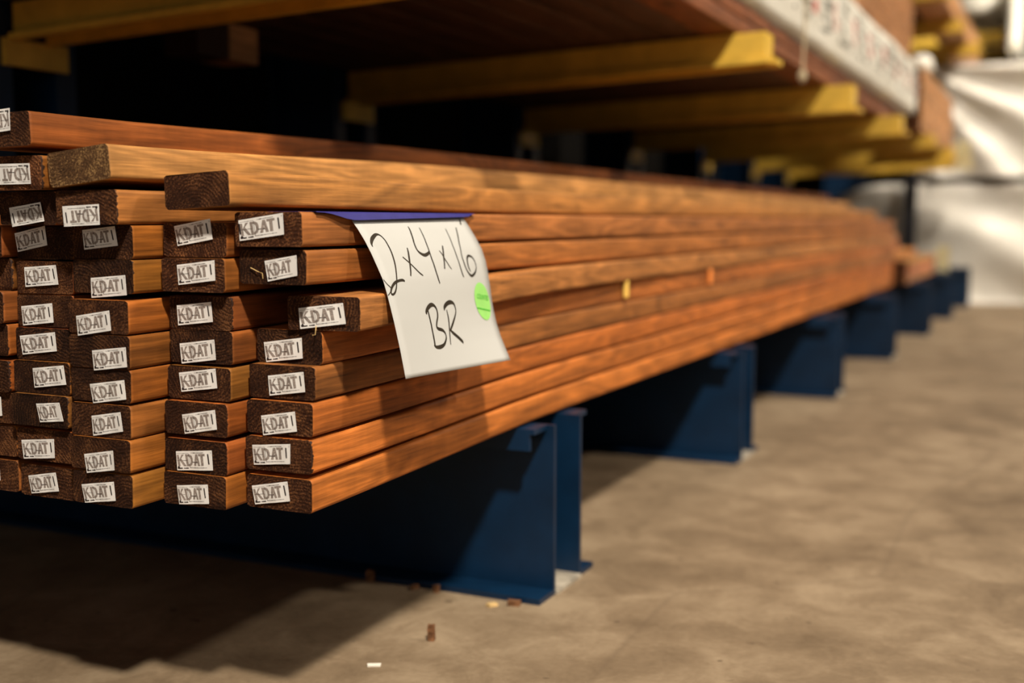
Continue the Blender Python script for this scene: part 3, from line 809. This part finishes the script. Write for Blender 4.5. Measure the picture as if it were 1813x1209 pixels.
tag(mesh_obj('pale_sheet', bm, M['palepaper']), 'pale yellow paper tag at the far end of the short boards', 'tag')

# ------------------------------------------------------------------ cantilever rack uprights
YW = [1.645, 2.797, 3.980, 5.207, 6.398, 7.566, 8.600]
TIPX = [-0.700, -0.690, -0.660, -0.636, -0.606, -0.589, -0.566]
ATIP = [(-0.675, 0.972), (-0.660, 0.959), (-0.646, 0.945), (-0.638, 0.952), (-0.619, 0.966), (-0.618, 0.948), (-0.600, 0.95)]
ORD = ['nearest', 'second nearest', 'third nearest', 'fourth nearest', 'fifth nearest', 'second farthest', 'farthest']
XB = -1.83
BH = 0.2712
def channel(bm, x0, x1, sgn, h):
    """C channel along X: web at y=0, flanges toward sgn"""
    def yb(a, b): return (min(a * sgn, b * sgn), max(a * sgn, b * sgn))
    box(bm, x0, x1, *yb(0, -0.007), 0.0, h)
    box(bm, x0, x1, *yb(0.0, 0.055), 0.0, 0.009)
    box(bm, x0, x1 - 0.012, *yb(0.0, 0.050), h - 0.008, h)
    box(bm, x0, x1 - 0.020, *yb(0.043, 0.050), h - 0.034, h - 0.008)
for i, y in enumerate(YW):
    up = tag(empty('cantilever_upright', (XB, y, 0)), 'blue rack upright with yellow arm, %s to the camera' % ORD[i], 'rack upright', 'uprights of the lumber rack')
    if i == 5: up['label'] = 'blue rack upright with yellow arms, second farthest from the camera'
    if i == 6: up['label'] = 'blue rack upright with yellow arms, farthest from the camera'
    tx = TIPX[i] - XB
    bm = bmesh.new(); channel(bm, -0.25, tx, -1, BH); mesh_obj('base_channel', bm, M['blue'], up, (0, 0, 0))
    bm = bmesh.new(); channel(bm, -0.25, tx, 1, BH); mesh_obj('base_channel', bm, M['blue'], up, (0, 0.115, 0))
    bm = bmesh.new(); box(bm, tx - 0.09, tx + 0.004, 0.0075, 0.1075, 0.0, 0.006); mesh_obj('foot_plate', bm, M['foot'], up)
    for sg, yy in ((-1, 0.0), (1, 0.115)):
        bm = bmesh.new()
        box(bm, -0.22, 0.0, yy - 0.004, yy + 0.004, BH + 0.0005, 3.2)
        a, b = (yy - 0.05, yy - 0.004) if sg < 0 else (yy + 0.004, yy + 0.05)
        box(bm, -0.008, 0.0, a, b, BH + 0.0005, 3.2); box(bm, -0.22, -0.212, a, b, BH + 0.0005, 3.2)
        mesh_obj('column_channel', bm, M['blue'], up)
    levels = [(ATIP[i][0], 0.915 if i else 0.928, 0.998, ATIP[i][1], 1.033)]
    if i >= 4: levels.append((-0.60 if i < 6 else -0.560, 1.665, 1.752, 1.715, 1.790))
    for (ax, r0, r1, t0, t1) in levels:
        ax -= XB
        bm = bmesh.new()
        for (a, b) in ((0.0, 0.006), (0.078, 0.084)):
            skew_box(bm, 0.012, ax, a, b, r0, r1, t0, t1)
        skew_box(bm, 0.012, ax, 0.006, 0.078, r1 - 0.008, r1, t1 - 0.008, t1)
        for (a, b) in ((-0.014, 0.0), (0.084, 0.098)):
            skew_box(bm, 0.012, ax + 0.018, a, b, r0, r0 + 0.012, t0, t0 + 0.012)
        arm = mesh_obj('arm', bm, M['yellow'], up)
        bm = bmesh.new(); box(bm, ax + 0.0005, ax + 0.006, 0.0, 0.084, t0 + 0.013, t1); box(bm, ax + 0.0005, ax + 0.03, 0.002, 0.082, t0, t0 + 0.012)
        mesh_obj('end_stop', bm, M['yellow'], arm)
        bm = bmesh.new(); box(bm, 0.0005, 0.0115, -0.02, 0.135, r0 - 0.047, r0 + 0.004)
        mesh_obj('bracket', bm, M['yellow'], up)

# ------------------------------------------------------------------ goods on the arms
def ubx(x, z): return z + (x + 0.70) * 0.031
rows_under = 12
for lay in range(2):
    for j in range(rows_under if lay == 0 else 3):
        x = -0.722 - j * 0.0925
        o = board(x, 1.16 + 0.02 * ((j * 5) % 4), ubx(x, 1.0375) + lay * 0.0392, LEN, tuple(v * (0.9 + 0.05 * ((j * 3) % 5)) for v in ((0.24, 0.082, 0.032) if j == 0 else (0.075, 0.034, 0.02))), roll=1.77, seed=500 + j + 40 * lay)  # boards behind the edge one tinted dark to stand in for underside shade
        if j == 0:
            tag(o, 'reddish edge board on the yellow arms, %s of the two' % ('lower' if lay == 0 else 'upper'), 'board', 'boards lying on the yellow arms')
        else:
            tag(o, 'board flat across the yellow arms, seen from below, shade in its tint', 'board', 'boards lying on the yellow arms')
bm = bmesh.new(); box(bm, -0.045, 0.045, -0.10, 0.10, -0.076, 0.0); bevel(bm, 0.003)
o = mesh_obj('wood_cleat', bm, M['side'], None, (-1.665, 2.035, 1.0085 - 0.0035)); o.color = (0.55, 0.28, 0.12, 1)
tag(o, 'small brown wood cleat under the boards between the first two arms', 'wood block')

def wrapped_bundle(name, loc, w, l, h, mat, label, marks, amp=0.004, dx=0.0):
    """soft plastic-wrapped block: origin on lower right near corner, runs to -X, +Y, +Z"""
    root = tag(empty(name, loc), label, 'lumber bundle')
    def face(y, z):
        p = Vector((loc[0], y * 1.6, z * 9))
        bul = 0.010 * math.sin(math.pi * min(max(z / h, 0), 1)) 
        return bul + amp * noise.noise(p) * 2 + amp * noise.noise(Vector((3, y * 7, z * 22)))
    ny, nz = 90, 10
    vs, fs = [], []
    for j in range(nz + 1):
        for i in range(ny + 1):
            y, z = l * i / ny, h * j / nz
            vs.append((face(y, z) + dx * y, y, z))
    for j in range(nz):
        for i in range(ny):
            a = j * (ny + 1) + i
            fs.append((a, a + 1, a + ny + 2, a + ny + 1))
    base = len(vs)
    for j in range(nz + 1):
        for i in range(ny + 1):
            vs.append((-w + dx * l * i / ny, l * i / ny, h * j / nz))
    for j in range(nz):
        for i in range(ny):
            a = base + j * (ny + 1) + i
            fs.append((a, a + ny + 1, a + ny + 2, a + 1))
    for i in range(ny):
        fs.append((i, base + i, base + i + 1, i + 1))
        t = nz * (ny + 1) + i
        fs.append((t, t + 1, base + t + 1, base + t))
    for j in range(nz):
        a = j * (ny + 1); b = a + ny + 1
        fs.append((a, b, base + b, base + a))
        a += ny; b += ny
        fs.append((a, base + a, base + b, b))
    bd = raw_obj('plastic_wrap', vs, fs, mat, root)
    for p in bd.data.polygons: p.use_smooth = True
    for (nm, m, rects) in marks:
        vs, fs = [], []
        for (y0, y1, z0, z1) in rects:
            s = len(vs)
            vs += [(face(y, z) + dx * y + 0.0025, y, z) for (y, z) in ((y0, z0), (y1, z0), (y1, z1), (y0, z1))]
            fs.append((s, s + 1, s + 2, s + 3))
        raw_obj(nm, vs, fs, m, bd)
    return root

wrapped_bundle('wrapped_bundle', (-0.722, 1.16, 1.122), 1.05, 5.02, 0.236, M['wrapprint'],
               'white plastic wrapped bundle with grey and red printing above the yellow arms', [], dx=0.006)
for j in range(6):
    for k in range(4):  # unseen inner rows and upper layers added to keep light off the wall
        o = board(-0.725 - k * 0.29, 1.18 + 0.03 * ((j + k) % 3), 1.378 + j * 0.0935 + 0.001, LEN + 0.18, tuple(v * (0.95 + 0.06 * ((j + k) % 3)) for v in (0.42, 0.185, 0.07)),
                  width=0.285, thick=0.092, seed=700 + j * 3 + k, name='timber_beam')
        tag(o, 'thick brown beam above the white wrapped bundle, %s layer, %s side' % (('lowest', 'second', 'third', 'fourth', 'fifth', 'top')[j], ('aisle', 'second', 'third', 'rack')[k]), 'beam', 'beams above the white wrap')
# hanging cord with a toggle
cd = tag(empty('hanging_cord', (-0.690, 3.40, 1.30)), 'thin tan cord with a small toggle dangling below the white wrapped bundle', 'cord')
bm = bmesh.new(); tube(bm, [(-0.002, 0.02, 0.06), (0.004, 0.015, 0.0), (0.007, 0.01, -0.1), (0.006, 0.0, -0.22), (0.004, -0.004, -0.295)], 0.004, 6)
mesh_obj('cord', bm, M['cord'], cd)
bm = bmesh.new(); tube(bm, [(0.004, -0.004, -0.288), (0.004, -0.005, -0.298), (0.004, -0.006, -0.312), (0.004, -0.006, -0.322)], [0.006, 0.013, 0.013, 0.006], 8)
mesh_obj('toggle', bm, M['cord'], cd)

# next bundle along, tan faced, with bunched wrap on top
for j in range(8):
    o = board(-0.665, 6.20 + 0.02 * (j % 3), 1.040 + j * 0.0392, 2.0 - 0.03 * ((j * 3) % 4) - 0.02 * j, tuple(v * (1 + 0.08 * ((j * 5) % 4)) for v in (0.40, 0.19, 0.075)), seed=800 + j, width=0.184)
    tag(o, 'light tan board in the short bundle past the white wrap, %s' % ROWS[j], 'board', 'boards of the short tan bundle')
def lump(name, loc, r, mat, label, cat, sc=(1, 1, 1), amp=0.3, seed=0):
    bm = bmesh.new()
    bmesh.ops.create_icosphere(bm, subdivisions=3, radius=r)
    for v in bm.verts:
        d = 1 + amp * noise.noise(v.co * (2.2 / r) + Vector((seed, seed, 0)))
        v.co = Vector((v.co.x * sc[0], v.co.y * sc[1], v.co.z * sc[2])) * d
    for f in bm.faces: f.smooth = True
    return tag(mesh_obj(name, bm, mat, None, loc), label, cat)
lump('crumpled_wrap', (-0.735, 6.75, 1.425), 0.068, M['wrap'], 'crumpled white plastic wrap on top of the short tan bundle', 'plastic wrap', (1.0, 1.4, 0.8), 0.35, 4)

# level-two bundle further along, and the far rack
for j in range(4):
    o = board(-0.635 , 6.6, 1.794 + j * 0.0392, 3.2 - 0.04 * j, tuple(v * (1 + 0.06 * (j % 2)) for v in (0.47, 0.235, 0.10)), seed=900 + j, width=0.184)
    tag(o, 'tan board high on the second-level arms, %s' % ROWS[j], 'board', 'tan boards on the second-level arms')

FU = [(10.75, -0.510, 2.075), (12.0, -0.490, 2.105)]
for i, (y, tx, tz) in enumerate(FU):
    up = tag(empty('cantilever_upright', (-1.75, y, 0)), 'upright with high yellow arm at top right, %s' % ('nearer one' if i == 0 else 'farther one'), 'rack upright', 'uprights of the rack beyond the tarps')
    bm = bmesh.new(); box(bm, -0.2, 0.0, -0.05, 0.05, 0.0, 3.4); mesh_obj('column', bm, M['blue'], up)
    bm = bmesh.new()
    skew_box(bm, 0.002, tx + 1.75, -0.045, 0.045, tz - 0.06, tz + 0.05, tz, tz + 0.10)
    skew_box(bm, 0.002, tx + 1.77, -0.06, -0.0455, tz - 0.06, tz - 0.045, tz, tz + 0.015)
    mesh_obj('arm', bm, M['yellow'], up)
wrapped_bundle('wrapped_bundle', (-0.52, 10.9, 2.36), 0.42, 2.2, 0.5, M['wrap'], 'wide white wrapped bundle above the far arms at the top right edge', [], 0.006)
wrapped_bundle('wrapped_bundle', (-0.385, 10.2, 1.95), 0.07, 2.8, 0.65, M['wrap'], 'narrow upright cream bundle in the top right corner', [], 0.006)

# ------------------------------------------------------------------ tarp-covered stacks at the end of the aisle
def tarp_block(name, x0, x1, y0, y1, z0, z1, fold, label, round_left=0.0):
    nx, nz = 150, 60
    vs, fs = [], []
    for j in range(nz + 1):
        for i in range(nx + 1):
            u, v = i / nx, j / nz
            x = x0 + (x1 - x0) * u
            top = z1 - round_left * max(0.0, 1 - u / 0.16) ** 2
            z = z0 + (top - z0) * v
            r = 0.05
            inset = 0.0
            if v > 0.93: inset = r * (1 - math.sqrt(max(0, 1 - ((v - 0.93) / 0.07) ** 2)))
            if v < 0.03 and z0 < 0.1: inset = -0.03 * (1 - v / 0.03)
            if u < 0.04: inset = max(inset, r * (1 - math.sqrt(max(0, 1 - ((0.04 - u) / 0.04) ** 2))))
            vs.append((x, y0 + inset - fold(x, z, u, v), z))
    for j in range(nz):
        for i in range(nx):
            a = j * (nx + 1) + i
            fs.append((a, a + 1, a + nx + 2, a + nx + 1))
    N = len(vs)
    idx = []
    for (i, j) in [(i, 0) for i in range(nx + 1)] + [(nx, j) for j in range(1, nz + 1)] + [(i, nz) for i in range(nx - 1, -1, -1)] + [(0, j) for j in range(nz - 1, 0, -1)]:
        a = j * (nx + 1) + i
        idx.append(a)
        vs.append((vs[a][0], y1, vs[a][2]))
    K = len(idx)
    for k in range(K):
        fs.append((idx[k], N + k, N + (k + 1) % K, idx[(k + 1) % K]))
    fs.append(tuple(range(N, N + K)))
    o = raw_obj(name, vs, fs, M['tarp'])
    for p in o.data.polygons: p.use_smooth = len(p.vertices) == 4
    return tag(o, label, 'tarp-covered stack', 'tarp-covered stacks at the aisle end')
def fold_low(x, z, u, v):
    a = 0.034 * math.sin((z + 0.55 * x) * 9.0 + 1.6 * noise.noise(Vector((x * 1.5, 0, z * 1.5))))
    b = 0.030 * noise.noise(Vector((x * 2.2, 3.0, z * 4.0)))
    c = 0.05 * noise.noise(Vector((x * 0.9, 7.0, z * 1.4)))
    return a + b + c
def fold_up(x, z, u, v):
    # folds fanning out of the upper left corner
    ang = math.atan2(1.72 - z, x + 1.05)
    rr_ = math.hypot(1.72 - z, x + 1.05)
    a = 0.034 * min(1, rr_ / 0.5) * math.sin(ang * 15.0 + 0.6) + 0.02 * noise.noise(Vector((x * 2, 1, z * 5)))
    return a
tarp_block('tarp_stack', -1.68, 1.6, 9.05, 10.4, 0.0, 0.865, fold_low, 'grey tarp-covered stack standing on the floor at the aisle end', 0.16)
tarp_block('tarp_stack', -1.02, 1.6, 9.03, 10.4, 0.905, 1.70, fold_up, 'grey tarp-covered stack with fanned folds, on top of the lower one')
bm = bmesh.new(); box(bm, -1.0, 1.6, 9.1, 10.3, 0.868, 0.9)
tag(mesh_obj('timber_spacer', bm, M['post']), 'dark spacer layer between the two tarp-covered stacks', 'spacer')
bm = bmesh.new(); box(bm, -0.04, 0.04, -0.04, 0.04, 0.0, 1.05)
tag(mesh_obj('steel_post', bm, M['post'], None, (-1.0, 8.88, 0.0)), 'dark steel post left of the tarp-covered stacks', 'post')
# pale sheet added as the brightly lit tip of the farthest arm
bm = bmesh.new()
rows_ = []
for j in range(7):
    w = 0.055 - 0.02 * max(0, (j - 3) / 3)
    rows_.append([bm.verts.new((x * w, 0.004 * math.sin(j), 0.19 * j / 6 - 0.095)) for x in (-1, 0, 1)])
for j in range(6):
    for i in range(2): bm.faces.new((rows_[j][i], rows_[j][i + 1], rows_[j + 1][i + 1], rows_[j + 1][i]))
bmesh.ops.solidify(bm, geom=bm.faces[:], thickness=0.003)
tag(mesh_obj('pale_sheet', bm, M['palepaper'], None, (-0.632, 8.57, 1.035)), 'pale sheet standing in for the bright lit tip of the farthest low arm', 'tag')

# ------------------------------------------------------------------ debris on the floor
def chip(name, loc, size, mat, rot, label, cat='wood chip', seed=0, color=None):
    bm = bmesh.new()
    box(bm, -size[0] / 2, size[0] / 2, -size[1] / 2, size[1] / 2, 0, size[2])
    bmesh.ops.subdivide_edges(bm, edges=bm.edges[:], cuts=2, use_grid_fill=True)
    for v in bm.verts:
        k = noise.noise(v.co * 60 + Vector((seed, 0, seed * 2)))
        v.co.x *= 1 + 0.35 * k; v.co.y *= 1 - 0.3 * k
        if v.co.z > 0.0005: v.co.z *= 1 + 0.3 * k
    o = mesh_obj(name, bm, mat, None, loc)
    o.rotation_euler = (0, 0, rot)
    if color: o.color = color
    return tag(o, label, cat, 'debris on the floor')
chip('wood_chip', (-0.778, 1.39, 0.0), (0.010, 0.009, 0.024), M['bark'], 0.4, 'small upright wood chip on bare concrete in front of the nearest upright', seed=1)
chip('wood_chip', (-0.735, 1.575, 0.0), (0.018, 0.010, 0.008), M['bark'], 0.3, 'bark pieces against the corner of the nearest blue base', seed=2)
chip('wood_chip', (-0.765, 1.56, 0.0), (0.016, 0.009, 0.004), M['straw'], 1.0, 'yellowish wood scrap left of the bark at the nearest base corner', seed=3)
chip('wood_chip', (-1.000, 1.585, 0.0), (0.012, 0.008, 0.020), M['bark'], 0.2, 'upright bark scrap in the shade along the nearest blue base', seed=4)
chip('wood_chip', (-0.915, 1.58, 0.0), (0.013, 0.008, 0.007), M['bark'], 0.9, 'reddish bark scrap midway along the nearest blue base', seed=5)
chip('wood_chip', (-0.875, 1.58, 0.0), (0.009, 0.007, 0.012), M['bark'], 0.1, 'stubby bark scrap at the shadow edge of the nearest base', seed=6)
chip('paper_scrap', (-0.800, 1.275, 0.0), (0.018, 0.008, 0.002), M['wrap'], 0.5, 'white paper scrap lying on the lit concrete near the bottom edge', 'scrap', seed=7)
chip('wood_chip', (-0.21, 1.28, 0.0), (0.012, 0.008, 0.005), M['bark'], 0.5, 'dark speck of wood on the open floor at lower right', seed=8)
